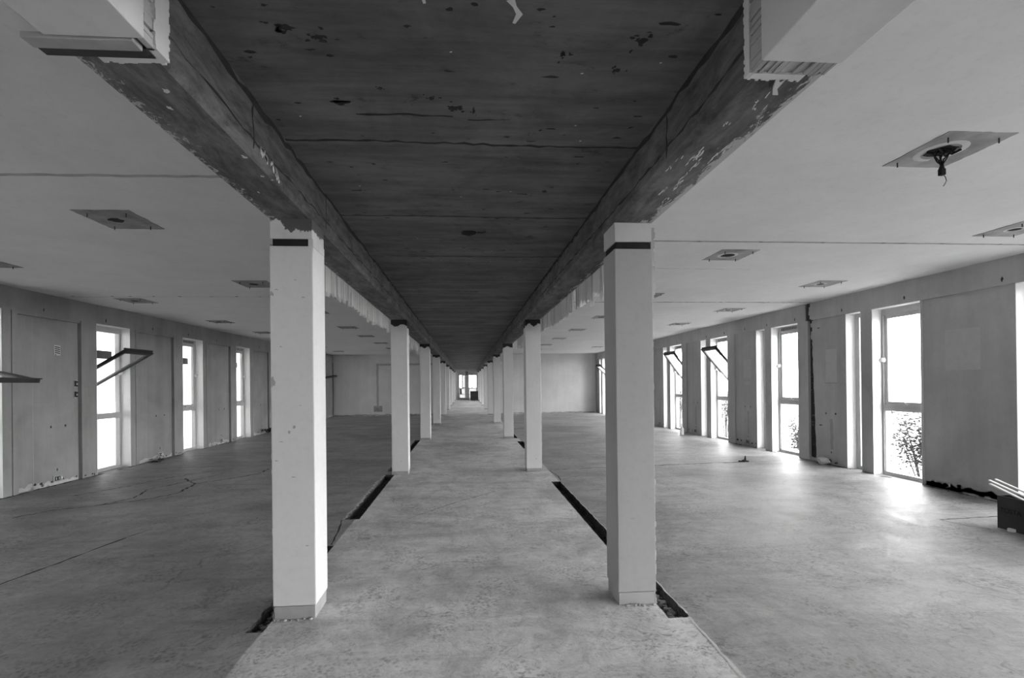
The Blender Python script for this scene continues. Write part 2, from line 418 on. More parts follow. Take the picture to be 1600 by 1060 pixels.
# ================================================================== SETTING
fp = lambda x, y: (x, y, .0015)
def floor():
    mb = MB(); rnd = random.Random(3)
    trench = {-1: [(2.70, 4.10, -1.262, -1.170), (4.88, 7.24, -1.272, -1.128), (7.5, 11.62, -1.29, -1.165)],
               1: [(2.655, 6.45, 1.176, 1.305), (9.75, 11.0, 1.195, 1.34), (11.63, 12.68, 1.195, 1.29)]}
    zl, zr = (-1.40, -1.05), (1.05, 1.40)
    def cut(x0, x1):
        for i in range(6):
            for j in range(9):
                a, b = x0+(x1-x0)*i/6, x0+(x1-x0)*(i+1)/6
                y, yy = Y0+(Y1+1-Y0)*j/9, Y0+(Y1+1-Y0)*(j+1)/9
                mb.quad((a, y, 0), (b, y, 0), (b, yy, 0), (a, yy, 0))
    cut(XL-.3, zl[0]); cut(zl[1], zr[0]); cut(zr[1], XR+.3)
    for side, (za, zb) in ((-1, zl), (1, zr)):
        y = Y0; segs = sorted(trench[side])
        for (a, b, xl, xr) in segs:
            mb.quad((za, y, 0), (zb, y, 0), (zb, a, 0), (za, a, 0))
            n = max(4, int((b-a)/.045)); ys = [a+(b-a)*i/n for i in range(n+1)]
            rough_l, rough_r = (.012, .003) if side < 0 else (.003, .010)
            l = [xl+rnd.uniform(-1, 1)*rough_l for _ in ys]; r = [xr+rnd.uniform(-1, 1)*rough_r for _ in ys]
            dp = .09
            for i in range(n):
                p, q = ys[i], ys[i+1]
                mb.quad((za, p, 0), (l[i], p, 0), (l[i+1], q, 0), (za, q, 0))
                mb.quad((r[i], p, 0), (zb, p, 0), (zb, q, 0), (r[i+1], q, 0))
                mb.quad((l[i], p, 0), (l[i], p, -dp), (l[i+1], q, -dp), (l[i+1], q, 0), 1)
                mb.quad((r[i], p, 0), (r[i+1], q, 0), (r[i+1], q, -dp), (r[i], p, -dp), 1)
                mb.quad((l[i], p, -dp), (r[i], p, -dp), (r[i+1], q, -dp), (l[i+1], q, -dp), 1)
            mb.quad((l[0], a, 0), (r[0], a, 0), (r[0], a, -dp), (l[0], a, -dp), 1)
            mb.quad((l[-1], b, 0), (l[-1], b, -dp), (r[-1], b, -dp), (r[-1], b, 0), 1)
            y = b
        mb.quad((za, y, 0), (zb, y, 0), (zb, Y1+1, 0), (za, Y1+1, 0))
    # screed joints, cracks and pale screed edges that belong to the floor
    def cr(pts, w, mi=2, jit=.5, step=.06): mb.ribbon(pts, w, fp, mi, rnd, jit, step)
    cr([(1.32, 7.31), (2.6, 7.42), (3.7, 7.56), (4.80, 7.64)], .035)
    cr([(4.8, 7.64), (5.93, 7.66)], .012)
    cr([(1.33, 7.29), (2.3, 7.36)], .02, 4)
    cr([(-1.42, 8.58), (-1.9, 8.60), (-2.3, 8.75), (-3.5, 8.40), (-5.9, 8.2)], .018)
    cr([(-1.3, 11.9), (-5.8, 11.9)], .02)
    cr([(-1.3, 14.6), (-5.8, 14.7)], .03)
    cr([(1.4, 14.2), (5.9, 14.3)], .03); cr([(1.4, 18.2), (5.9, 18.3)], .03)
    cr([(-3.36, 3.44), (-3.27, 3.9), (-3.18, 4.5)], .018, 2, .6)
    cr([(-3.18, 4.5), (-3.10, 4.75)], .010)
    # long branching crack parallel with the left wall
    for k, pts in enumerate([[(-4.9, 5.3), (-4.75, 5.6), (-4.4, 5.75), (-4.2, 6.1), (-4.35, 6.6), (-4.1, 7.1), (-3.9, 7.6)],
                [(-4.4, 5.75), (-4.0, 6.0), (-3.8, 6.3), (-3.9, 6.9), (-3.6, 7.2)], [(-3.9, 6.9), (-4.3, 7.3)],
                [(-5.1, 6.3), (-4.8, 6.8), (-4.6, 7.4), (-4.2, 7.9)], [(-3.6, 7.2), (-3.3, 7.6), (-3.35, 8.0)]]):
        cr(pts, .020, 2, .9, .04)
    cr([(-1.30, 4.86), (-1.24, 4.5), (-1.2, 4.12)], .012)
    cr([(-1.165, 2.70), (-1.15, 2.3), (-1.14, 1.6)], .012, 4, .3)
    cr([(1.305, 2.66), (1.29, 2.3), (1.27, 1.9), (1.27, 1.5)], .016, 4, .3)
    cr([(1.31, 2.7), (1.308, 4.5), (1.31, 6.4)], .008, 4, .6)
    cr([(1.172, 3.1), (1.172, 6.4)], .006, 4, .6)
    cr([(1.33, 6.5), (1.35, 6.8), (1.30, 7.28)], .012)
    cr([(-1.285, 4.9), (-1.285, 7.2)], .022, 4, .9, .05)
    cr([(-.62, 4.85), (-.1, 5.5), (.35, 5.95)], .007, 2, .6)
    cr([(-.35, 3.5), (-.15, 3.65), (.1, 3.6)], .004, 2, .9)
    cr([(4.66, 4.27), (5.5, 4.32)], .014); cr([(4.66, 4.27), (4.72, 4.05), (4.82, 3.96)], .010)
    cr([(1.62, 4.9), (1.34, 4.86)], .012)
    for s_, X in ((-1, XL), (1, XR)):                 # broken edge where the skirting was torn off
        y = 2.0
        while y < 20.5:
            l = rnd.uniform(.1, .4)
            if rnd.random() < .6:
                cr([(X-s_*.012, y), (X-s_*.012, y+l)], rnd.uniform(.02, .045), 2, .7, .04)
            y += l*rnd.uniform(1, 1.4)
    for k in range(10):                                # dark blobs across the corridor floor at the far columns
        mb.blob((rnd.uniform(-.7, .8), 21.4+rnd.uniform(-.4, .4)+k*1.6), .1, .05, fp, 2, rnd)
    mb.build('floor', [M['floor'], M['rubble'], M['crack'], M['stain'], M['light_line']], kind='structure')
floor()

def ceilings():
    rnd = random.Random(5)
    cp = lambda x, y: (x, y, CZ-.0015)
    mb = MB(); mb.box(XL-.25, LO+.02, Y0, Y1+.2, CZ, CZ+.22)
    def cr(pts, w, mi, jit=.4): mb.ribbon(pts, w, cp, mi, rnd, jit)
    cr([(-5.9, 3.10), (-1.2, 3.02)], .035, 1, .15); cr([(-5.9, 7.13), (-1.2, 7.06)], .02, 1, .5)
    cr([(-5.9, 18.5), (-1.2, 18.4)], .05, 1, .2); cr([(-5.9, 11.3), (-1.2, 11.3)], .02, 1, .4)
    cr([(-5.9, 14.9), (-1.2, 14.9)], .02, 1, .4)
    for y in (7.08,):
        for k in range(12): mb.blob((-5.6+k*.37+rnd.uniform(-.1, .1), y+rnd.uniform(-.02, .02)), .02, .02, cp, 2, rnd)
    mb.build('ceiling', [M['ceil'], M['joint'], M['stain']], kind='structure')
    mb = MB(); mb.box(RO-.02, XR+.25, Y0, Y1+.2, CZ, CZ+.22)
    cr([(1.2, 4.25), (5.95, 4.26)], .030, 1, .12); cr([(1.2, 4.235), (5.95, 4.245)], .006, 2, .3)
    cr([(1.2, 7.52), (3.5, 7.53), (5.95, 7.56)], .03, 2, .45)
    cr([(1.2, 5.25), (3.4, 5.3)], .012, 1, .8)
    cr([(1.2, 11.2), (5.95, 11.2)], .02, 1, .4); cr([(1.2, 17.9), (5.95, 18.0)], .06, 1, .2); cr([(1.2, 14.4), (5.95, 14.5)], .02, 1, .4)
    for k in range(7): mb.blob((1.6+k*.62, 4.25), .02, .012, cp, 2, rnd)
    mb.build('ceiling', [M['ceil'], M['joint'], M['stain']], kind='structure')
    # corridor slab
    sp = lambda x, y: (x, y, SZ-.0015)
    mb = MB(); mb.box(LI-.03, RI+.03, Y0, Y1+.2, SZ, SZ+.29)
    for i, y in enumerate([1.36, 2.42, 3.48, 4.57, 5.62, 6.7, 7.75, 8.8, 9.9, 11, 12.1, 13.2, 14.3, 15.4, 16.5, 17.6, 18.7, 20, 22, 24, 26, 29, 32, 35]):
        mb.ribbon([(LI, y), (-.3, y-.01), (.4, y+.01), (RI, y)], .016, sp, 1, rnd, .5, .05)
    mb.ribbon([(-.5, 2.17), (-.05, 2.17)], .010, sp, 1, rnd, .7, .05)
    mb.ribbon([(.02, 2.2), (.22, 2.19)], .008, sp, 1, rnd, .7, .05)
    for (x, y, rx, ry) in [(-.045, 2.11, .045, .035), (-.14, 2.04, .03, .02), (.045, 2.13, .012, .04), (-.62, 1.66, .07, .03), (-.52, 1.7, .04, .03),
                           (-.55, 2.09, .07, .025), (.38, 1.74, .02, .03), (.66, 1.66, .05, .03), (.62, 1.82, .03, .02), (-.35, 1.98, .02, .012),
                           (-.68, 3.03, .05, .015), (.36, 4.35, .06, .015), (-.4, 4.4, .06, .02), (.4, 3.05, .05, .012), (.52, 3.0, .03, .02), (.1, 6.3, .15, .03)]:
        mb.blob((x, y), rx*.45, ry*.5, sp, 1, rnd, 18, .35)
        for q in range(7): mb.blob((x+rnd.gauss(0, rx*.6), y+rnd.gauss(0, ry*.6)), rx*rnd.uniform(.1, .3), ry*rnd.uniform(.12, .35), sp, 1, rnd, 10, .4)
    mb.ribbon([(.16, 1.50), (.185, 1.56), (.175, 1.60)], .020, sp, 2, rnd, .5, .03)
    mb.ribbon([(-.13, 1.5), (-.12, 1.53)], .012, sp, 2, rnd, .5, .03)
    for k in range(18): mb.blob((rnd.uniform(-.8, .8), rnd.uniform(1.6, 5)), .006, .004, sp, 2, rnd, 6)
    for k in range(130):
        q = rnd.uniform(.003, .012); mb.blob((rnd.uniform(-.88, .9), 1.5+5*rnd.random()**1.5), q*rnd.uniform(1, 3), q*.7, sp, 1, rnd, 8, .5)
    mb.build('ceiling', [M['slab'], M['stain'], M['white']], kind='structure')
ceilings()

# ---- long walls
PER = 2.25
def ragged_groove(mb, x, s, path, dep, back_mi, wall_mi, rnd):
    """vertical broken groove drawn by (z, ya, yb) rows: dark back behind ragged lips of plaster"""
    mb.box(x+s*dep, x+s*(dep+.02), path[0][1]-.1, path[0][2]+.1, 0, CZ, back_mi)

def wall_right():
    mb = MB(); rnd = random.Random(11); X = XR; T = .26; rec = .032; ZT = 2.43
    # band, broken by the crack at y 7.62-7.72
    CY0, CY1 = 7.60, 7.735
    mb.box(X, X+T, Y0, CY0, ZT, CZ); mb.box(X, X+T, CY1, Y1, ZT, CZ); mb.box(X+.016, X+T, CY0, CY1, ZT-.01, CZ, 2)
    k = -6
    while True:
        y = 5.68+PER*k
        if y+PER > Y1: break
        mb.box(X, X+T, y+.73, y+.92, 0, ZT)                       # mullion pier
        pn0, pn1 = y+1.20, y+1.98
        if k == -1: pn1 = y+PER
        pr = rec
        if k == 0:
            mb.box(X+pr, X+T, pn0, CY0-.06, 0, ZT); mb.box(X+pr+.014, X+T, CY0-.06, CY1, 0, ZT, 2)
            mb.box(X, X+T, CY1-.05, y+PER, 0, ZT)
        else:
            mb.box(X+pr, X+T, pn0, pn1, 0, ZT)
            if k != -1: mb.box(X, X+T, pn1, y+PER, 0, ZT)
        k += 1
    mb.box(X, X+T, y, Y1, 0, ZT)
    # ragged lips and rubble filling the crack
    z = 0.0; prev = None
    rows = []
    while z < CZ:
        rows.append((z, 7.553+.034*z+rnd.uniform(-.006, .006), 7.672+.028*z+rnd.uniform(-.006, .008)))
        z += .07
    for (a, b) in zip(rows[:-1], rows[1:]):
        xi = X+(rec if a[0] < ZT else 0)
        w = .02
        up = a[0] > 2.05
        sh = rnd.uniform(-.02, .03) if up else 0
        mb.quad((xi-.001, 7.48 if a[0] < ZT else 7.595, a[0]), (xi-.001, a[1]+sh, a[0]), (xi-.001, b[1]+sh, b[0]), (xi-.001, 7.48 if a[0] < ZT else 7.595, b[0]))
        mb.quad((xi-.001, a[2]+sh, a[0]), (X-.001, 7.76, a[0]), (X-.001, 7.76, b[0]), (xi-.001, b[2]+sh, b[0]))
    for k in range(30):
        mb.chunk((X+.042, 7.63+rnd.uniform(-.02, .04), rnd.uniform(.02, 2.3)), rnd.uniform(.008, .018), rnd, 1)
    # scars on the panels
    wp = lambda X_: (lambda y_, z_: (X_-.0015, y_, z_))
    P = wp(X+rec)
    for kk in range(-1, 7):
        y = 5.68+PER*kk
        if kk >= 0:
            for dy in (1.45, 1.65): mb.blob((y+dy, .84), .014, .018, P, 2, rnd, 8, .4)
            mb.blob((y+1.55, .20), .012, .02, P, 2, rnd, 8)
            mb.ribbon([(y+1.54, .25), (y+1.54, .75)], .06, P, 3, rnd, .15, .1)
    mb.blob((7.45, .63), .035, .010, P, 2, rnd, 8, .3); mb.blob((7.48, 2.28), .03, .008, P, 2, rnd, 8, .3)
    for (a, b, c, d) in [(7.1, 7.33, 1.35, 1.9), (9.35, 9.62, 1.45, 1.85), (9.4, 9.6, 1.3, 1.38), (5.0, 5.4, 1.5, 2.0)]:
        mb.quad(P(a, c), P(b, c), P(b, d), P(a, d), 4)
    mb.ribbon([(7.08, 1.34), (7.36, 1.34)], .02, P, 3, rnd, .3)
    for y in (4.75, 5.9, 6.95, 8.0, 8.78, 9.5, 10.3, 11.1, 12.7):
        mb.blob((y, 2.50), .012, .028, wp(X), 2, rnd, 8, .4)
    # plaster torn along the foot of the walls
    for kk in range(-1, 7):
        y = 5.68+PER*kk
        a = y+1.22; b = y+PER-.02
        mb.ribbon([(a, .035), (b, .035)], .07, P, 5, rnd, .5, .05)
        for j in range(7): mb.blob((rnd.uniform(a, b), rnd.uniform(.02, .09)), rnd.uniform(.015, .04), .02, P, 2 if j < 4 else 4, rnd, 9, .5)
    mb.ribbon([(4.66, .055), (5.66, .045)], .10, P, 5, rnd, .3, .07)
    for j in range(12):
        mb.blob((4.7+.08*j, .05), .03, .03, P, 4 if j % 3 else 2, rnd, 8, .4)
    for k_ in (0, 1, 2, 3):
        y = 5.68+PER*k_
        mb.ribbon([(y+.75, .03), (y+.9, .03)], .045, wp(X), 5, rnd, .5, .04)
    mb.build('wall_right', [M['wall'], M['rubble'], M['stain'], M['lighttrace'], M['palepatch'], M['scar']], kind='structure')

def wall_left():
    mb = MB(); rnd = random.Random(12); X = XL; T = .26; rec = .04; ZT = 2.43
    mb.box(X-T, X, Y0, Y1, ZT, CZ)
    k = -6
    wp = lambda X_: (lambda y_, z_: (X_+.0015, y_, z_))
    while True:
        y = 7.79+PER*k
        if y+PER > Y1: break
        if y > Y0:
            mb.box(X-T, X, y+.74, y+.86, 0, ZT)
            mb.box(X-T, X-.02, y+.86, y+.875, 0, ZT); mb.box(X-T, X, y+.875, y+.95, 0, ZT)
            mb.box(X-T, X-rec, y+.95, y+1.94, 0, ZT-.04)
            mb.box(X-T, X, y+.95, y+1.94, ZT-.04, ZT)
            mb.box(X-T, X-.055, y+1.94, y+1.96, 0, ZT)
            mb.box(X-T, X, y+1.96, y+PER, 0, ZT)
            if -1 <= k < 6:
                P = wp(X-rec)
                for dy in (1.47, 1.71): mb.blob((y+dy, .84), .016, .02, P, 2, rnd, 8, .4)
                mb.ribbon([(y+1.2, .0), (y+1.2, 2.36)], .006, P, 3, rnd, .2, .2)
                mb.ribbon([(y+.97, .035), (y+1.93, .03)], .06, P, 5, rnd, .5, .05)
                mb.blob((y+1.57, .21), .012, .02, P, 2, rnd, 8)
                for j in range(8): mb.blob((rnd.uniform(y+.98, y+1.9), rnd.uniform(.02, .07)), rnd.uniform(.012, .03), .015, P, 2, rnd, 8, .5)
                for j in range(4): mb.blob((rnd.uniform(y+1.98, y+2.2), rnd.uniform(.02, .06)), .015, .012, wp(X), 2, rnd, 8, .5)
                mb.blob((y+1.33, 2.50), .010, .03, wp(X), 2, rnd, 8, .4); mb.blob((y+.2, 2.50), .014, .03, wp(X), 2, rnd, 8, .4)
        k += 1
    mb.box(X-T, X, y, Y1, 0, ZT)
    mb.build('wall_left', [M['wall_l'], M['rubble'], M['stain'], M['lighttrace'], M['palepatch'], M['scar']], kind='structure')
wall_right(); wall_left()

def wall_ends():
    rnd = random.Random(21)
    # cross walls between the far rooms
    mb = MB(); mb.box(XL, LO-.0, YP, YP+.14, 0, CZ)
    P = lambda x, z: (x, YP-.0015, z)
    mb.ribbon([(-3.98, .44), (-3.98, 2.30)], .10, P, 1, rnd, .08, .15)
    mb.ribbon([(-4.03, 2.29), (-1.2, 2.29)], .09, P, 1, rnd, .08, .15)
    mb.quad(P(-4.155, .17), P(-3.78, .17), P(-3.78, .44), P(-4.155, .44), 2)
    mb.quad(P(-3.9, .5), P(-1.3, .5), P(-1.3, 2.2), P(-3.9, 2.2), 3)
    mb.ribbon([(-5.9, .03), (-1.2, .03)], .05, P, 2, rnd, .4, .1)
    mb.build('wall_far_left', [M['endwall'], M['lighttrace'], M['patchd'], M['endwall']], kind='structure')
    mb = MB(); mb.box(RO, XR, YP, YP+.14, 0, CZ)
    mb.ribbon([(1.2, .03), (5.9, .03)], .04, P, 2, rnd, .4, .1)
    mb.build('wall_far_right', [M['endwall'], M['lighttrace'], M['patchd']], kind='structure')
    # end of the building with the door opening, and the wall behind the camera
    mb = MB(); mb.box(XL-.26, -.78, Y1, Y1+.2, 0, CZ+.2); mb.box(1.0, XR+.26, Y1, Y1+.2, 0, CZ+.2); mb.box(-.78, 1.0, Y1, Y1+.2, 2.43, CZ+.2)
    mb.build('wall_back', M['endwall'], kind='structure')
    mb = MB(); Yb = Y0
    mb.box(XL-.26, XR+.26, Yb-.2, Yb, 0, 2.4)
    mb.box(XL-.26, XR+.26, Yb-.2, Yb, 2.4, CZ+.2)
    mb.build('wall_front', M['endwall'], kind='structure')
wall_ends()

# ------------------------------------------------------------------ windows
nwin = [0]
def window(side, yn, width, angle=None, knob=True, vent=True, hook=True):
    """side +1 right / -1 left; yn = nearer jamb; angle = sash tilt above horizontal, None = shut"""
    nwin[0] += 1
    s = side; X = XR if s > 0 else XL
    xg = X+s*.185                                      # centre plane of the frame
    tz0, tz1 = (.935, 1.03) if s > 0 else (.87, .965)
    y0, y1 = yn, yn+width
    e = empty('window_%d' % nwin[0], (X+s*.13, (y0+y1)/2, 0)); e['kind'] = 'structure'
    m = MB(); d = .035; fw = .05
    m.box(xg-d, xg+d, y0, y0+fw, .0, 2.43); m.box(xg-d, xg+d, y1-fw, y1, .0, 2.43)
    m.box(xg-d, xg+d, y0+fw, y1-fw, .0, .05)
    m.box(xg-d, xg+d, y0+fw, y1-fw, 2.33, 2.43)
    m.box(xg-d-.012, xg-d, y1-fw+.012, y1-fw+.02, .06, 2.33)
    m.build('frame', M['frame'], e, .003)
    m = MB(); m.box(xg-d-.005, xg+d, y0+fw, y1-fw, tz0, tz1); m.box(xg-d-.02, xg-d, y0+fw, y1-fw, tz0+.02, tz0+.035)
    m.build('transom', M['frame'], e, .003)
    m = MB()                                           # lining of the opening
    t = .006
    m.box(X+s*.0, xg-s*d, y1-t, y1+.001, 0, 2.43); m.box(X+s*.0, xg-s*d, y0-.001, y0+t, 0, 2.43); m.box(X, xg-s*d, y0+t, y1-t, 2.43-t, 2.431)
    m.build('reveal_lining', M['reveal'], e)
    if vent:
        m = MB(); m.box(xg-s*d-s*.008, xg-s*d, y0+.1, y1-.1, 2.355, 2.40)
        for i in range(12): 
            yy = y0+.12+(width-.26)*i/11; m.box(xg-s*d-s*.011, xg-s*d-s*.008, yy, yy+.012, 2.36, 2.395, 1)
        m.build('trickle_vent', [M['sash'], M['frame']], e)
    m = MB(); m.box(xg-.004, xg+.004, y0+fw, y1-fw, .05, tz0)
    m.build('lower_pane', M['glass'], e)
    # pivoting upper sash
    zc = (tz1+2.33)/2; h = (2.33-tz1)/2
    sw = .045; th = .024
    a = math.radians(90 if angle is None else angle)
    ux, uz = -s*math.cos(a), math.sin(a)               # from the pivot towards the upper rail
    nx, nz = -uz*s, -s*ux*s                            # normal pointing to the room-upper side
    nx, nz = (-s*math.sin(a), -math.cos(a))
    def P(y, u, n): return (xg+ux*u+nx*n, y, zc+uz*u+nz*n)
    def rail(mb, ya, yb, ua, ub, na, nb, mi=0):
        c = [P(y, u, n) for y in (ya, yb) for u in (ua, ub) for n in (na, nb)]
        k = len(mb.v); mb.v += c
        for q in ((0, 1, 3, 2), (4, 6, 7, 5), (0, 4, 5, 1), (2, 3, 7, 6), (0, 2, 6, 4), (1, 5, 7, 3)):
            mb.f.append(tuple(k+i for i in q)); mb.m.append(mi)
    m = MB(); a0, a1 = y0+fw-.008, y1-fw+.008; H = h+.015
    rail(m, a0, a0+sw, -H, H, -th, th); rail(m, a1-sw, a1, -H, H, -th, th)
    rail(m, a0+sw, a1-sw, H-sw-.02, H, -th, th); rail(m, a0+sw, a1-sw, -H, -H+sw+.01, -th, th)
    if angle is not None:
        rail(m, a0-.014, a1+.014, H-.012, H+.012, -th-.014, -th)   # weather lip along the rail
    sash = m.build('sash', M['frame'] if angle is None else M['sash'], e, .003)  # open sashes go near black: the shade on their frames is in the colour
    m = MB(); rail(m, a0+sw, a1-sw, -H+sw+.01, H-sw-.02, -.003, .003)
    m.build('sash_pane', M['dusty'] if angle is not None else M['glass'], sash)
    if knob:
        for yy in (y1-.03, y0+.03):
            m = MB(); m.cyl((xg-s*.03, yy, zc), (xg-s*.075, yy, zc), .028, 12); m.cyl((xg-s*.03, yy-.0, zc), (xg-s*.05, yy, zc), .036, 12)
            m.build('pivot_knob', M['knob'], e)
    if hook and angle is None:
        m = MB(); yc = (y0+y1)/2-.02; xx = xg-s*.045
        m.tube([(xx, yc, tz1+.005), (xx-s*.02, yc+.005, tz1+.03), (xx-s*.028, yc+.03, tz1+.06), (xx-s*.028, yc+.045, tz1+.11), (xx-s*.025, yc+.045, tz1+.14)], .006)
        m.box(xx-.012, xx+.012, yc-.035, yc+.035, tz1-.01, tz1+.012)
        m.build('catch', M['metal'], e)
    return e

rt = {0: None, 1: None, 2: 49.0, 3: 54.0, 4: None, 5: None, 6: 42.0, -1: None}
def sliver(y0, y1):
    nwin[0] += 1; s = 1; X = XR; xg = X+.185
    e = empty('window_%d' % nwin[0], (X+.13, (y0+y1)/2, 0)); e['kind'] = 'structure'
    m = MB(); d = .035
    m.box(xg-d, xg+d, y0, y0+.035, 0, 2.43); m.box(xg-d, xg+d, y1-.085, y1, 0, 2.43)
    m.box(xg-d, xg+d, y0+.035, y1-.085, 0, .05); m.box(xg-d, xg+d, y0+.035, y1-.085, 2.36, 2.43)
    m.build('frame', M['frame'], e, .003)
    m = MB(); t = .006
    m.box(X, xg-d, y1-t, y1+.001, 0, 2.43); m.box(X, xg-d, y0-.001, y0+t, 0, 2.43); m.box(X, xg-d, y0+t, y1-t, 2.43-t, 2.431)
    m.build('reveal_lining', M['reveal'], e)
    m = MB(); m.box(xg-.004, xg+.004, y0+.035, y1-.085, .05, 2.36)
    m.build('pane', M['glass'], e)
for k in range(-1, 7):
    y = 5.68+PER*k
    window(1, y, .73, rt[k], vent=(k != 0))
    sliver(y+.92, y+1.20)
lt = {-1: -13.0, 0: 30.5, 1: None, 2: None, 3: None, 4: None, 5: 10.0}
for k in range(-1, 6):
    window(-1, 7.79+PER*k, .74, lt[k], vent=(k > 0))

# ------------------------------------------------------------------ beams
def beam(side):
    a, b = (LO, LI) if side < 0 else (RI, RO)
    inner = LI if side < 0 else RI
    out = LO if side < 0 else RO
    word = 'left' if side < 0 else 'right'
    e = empty('concrete_beam', ((a+b)/2, (Y0+Y1)/2, BZ))
    tag(e, 'long stripped concrete beam resting on the %s-hand row of columns' % word, 'beam', 'stripped beams along the corridor')
    rnd = random.Random(31+side)
    m = MB()
    top = CZ+.2; ch = .022
    s = side
    prof = [(out, BZ), (inner+s*ch, BZ), (inner, BZ+ch), (inner, top), (out, top)]
    m.prism(prof, 'y', 1.30, Y1)
    Pz = lambda x, y: (x, y, BZ-.0015)
    Pi = lambda y, z: (inner-s*.0015, y, z)
    for y in (2.06, 3.1, 4.75, 6.4, 9.2, 11.3, 13.6, 15.8):
        m.ribbon([(y, BZ+.03), (y, SZ)], .012, Pi, 1, rnd, .6, .03)
    m.ribbon([(1.45, BZ+.09), (2.1, BZ+.07), (4.5, BZ+.08), (12, BZ+.08)], .010, Pi, 1, rnd, .9, .06)
    m.ribbon([(1.45, SZ-.015), (12, SZ-.015)], .03, Pi, 1, rnd, .5, .08)
    if s < 0:
        for q_ in range(26):
            yy = rnd.uniform(2.11, 2.33); m.blob((yy, 2.475-(yy-2.11)*.22+rnd.uniform(-.02, .02)), .007, .013, Pi, 2, rnd, 8, .6)
        for (x, y, w) in ((-.955, 2.07, .016), (-.96, 2.26, .012), (-1.06, 2.45, .01), (-1.05, 1.72, .012), (-.93, 2.3, .01), (-1.0, 1.62, .014)): m.blob((x, y), w*.6, w*.8, Pz, 2, rnd, 9, .6)
    else:
        for (x, y, l) in ((1.02, 1.72, .02), (1.03, 2.0, .09), (1.06, 2.1, .12), (1.08, 2.25, .10), (1.04, 2.35, .05), (.955, 2.05, .07), (1.06, 1.6, .03), (1.1, 2.5, .06), (1.05, 1.57, .03), (1.12, 1.9, .1)):
            for q_ in range(4):
                    yy = y+rnd.uniform(-l, l); xx = x+rnd.uniform(-.012, .012); l2 = l*rnd.uniform(.15, .6)
                    m.ribbon([(xx, yy-l2), (xx+.004, yy+l2)], rnd.uniform(.003, .006), Pz, 2, rnd, .9, .018)
    m.build('stripped_length', [M['beamL'] if s < 0 else M['beamR'], M['stain'], M['white']], e)
    # near length still in its painted plaster
    ys = 1.365
    m = MB(); t = .012
    m.box(inner-s*t, out+s*.006, Y0, ys, BZ-t, CZ-.001) if s < 0 else m.box(inner-s*t, out+s*.006, Y0, ys, BZ-t, CZ-.001)
    m.build('painted_casing', M['white'], e, .003)
    # the broken scar where a cross wall met the beam
    m = MB()
    y = ys
    if s > 0:
        n = 26
        for i in range(n):     # underside
            x0 = inner+(out-inner)*i/n; x1 = inner+(out-inner)*(i+1)/n
            m.box(x0, x1, ys, 1.425+rnd.uniform(-.012, .012), BZ-rnd.uniform(.002, .010), BZ+.01, 0)
            if i < n*.72: m.box(x0, x1, 1.425, 1.455+rnd.uniform(-.006, .006), BZ-.010, BZ+.01, 1)
        for i in range(22):    # inner face
            z0 = BZ-.008+(SZ-BZ)*i/22; z1 = z0+(SZ-BZ)/22
            m.box(inner-rnd.uniform(.002, .01), inner+.01, ys, 1.425+rnd.uniform(-.008, .008), z0, z1, 0)
            m.box(inner-.012, inner+.01, 1.425, 1.452+rnd.uniform(-.004, .004), z0, z1, 1)
        m.prism([(1.03, 1.45), (1.06, 1.45), (1.065, 1.50), (1.09, 1.53), (1.07, 1.53), (1.05, 1.50)], 'z', BZ-.010, BZ-.001, 1)
    else:
        for i in range(22):
            z0 = BZ-.008+(SZ-BZ)*i/22; z1 = z0+(SZ-BZ)/22
            m.box(inner+rnd.uniform(.002, .012), inner-.01, ys, 1.42+rnd.uniform(-.010, .010), z0, z1, 0)
            m.box(inner+.016, inner-.01, 1.405+rnd.uniform(-.01, .006), 1.47+rnd.uniform(-.004, .004), z0, z1, 1)
        for i in range(18):
            x0 = out+(inner-out)*i/18; x1 = x0+(inner-out)/18
            if 4 < i: m.box(x0, x1, 1.455, 1.475+rnd.uniform(-.003, .01), BZ-.006, BZ+.01, 1)
    m.build('plaster_scar', [M['scar'], M['white']], e)
    if s < 0:
        m = MB(); m.box(-1.235, -.935, 1.367, 1.410, BZ-.018, BZ-.0005)
        m.build('grey_board', M['lighttrace'], e, .002)
        m = MB(); m.box(-1.235, -.925, 1.411, 1.452, BZ-.010, BZ-.0005)
        m.build('dark_board', M['sash'], e, .002)
beam(-1); beam(1)

# ------------------------------------------------------------------ torn plaster hanging along the outer foot of the beams
def hanging(side, y0, y1, z0, gaps, label, ragged=.04, seed=1):
    rnd = random.Random(seed)
    x = LO-.012 if side < 0 else RO+.012
    m = MB(); n = int((y1-y0)/.035)
    top = BZ+.02
    prev = z0
    for i in range(n):
        ya = y0+(y1-y0)*i/n; yb = ya+(y1-y0)/n
        zz = z0+(.11 if any(a-.02 <= ya <= b for a, b in gaps) else 0)+rnd.uniform(-ragged, ragged)*.6+.015*math.sin(ya*3)
        if rnd.random() < .12: zz -= ragged
        o = rnd.uniform(-.006, .006)
        m.prism([(ya, top), (yb+.001, top), (yb+.001, prev), (ya, zz)], 'x', x-.012+o, x+.006+o, 1 if rnd.random() < .10 else 0)
        prev = zz
    o = m.build('hanging_plaster', [M['white'], M['scar']])
    tag(o, label, 'plaster', 'torn plaster hanging under the beams')
hanging(-1, 3.1, 7.15, 2.205, [(4.72, 4.76), (5.55, 5.6), (6.2, 6.26)], 'pale ragged plaster strip hanging under left beam between the first and second columns', .03, 4)
hanging(-1, 7.5, 11.5, 2.22, [(8.3, 8.5), (9.7, 9.9), (10.3, 10.9)], 'torn plaster strip hanging under left beam beyond the second column', .09, 5)
hanging(1, 3.1, 4.85, 2.20, [(3.75, 3.82)], 'ragged torn plaster hanging under right beam just behind the first right column', .07, 6)
hanging(1, 5.05, 7.15, 2.19, [], 'straight-cut grey plaster strip under right beam in front of the second right column', .02, 7)
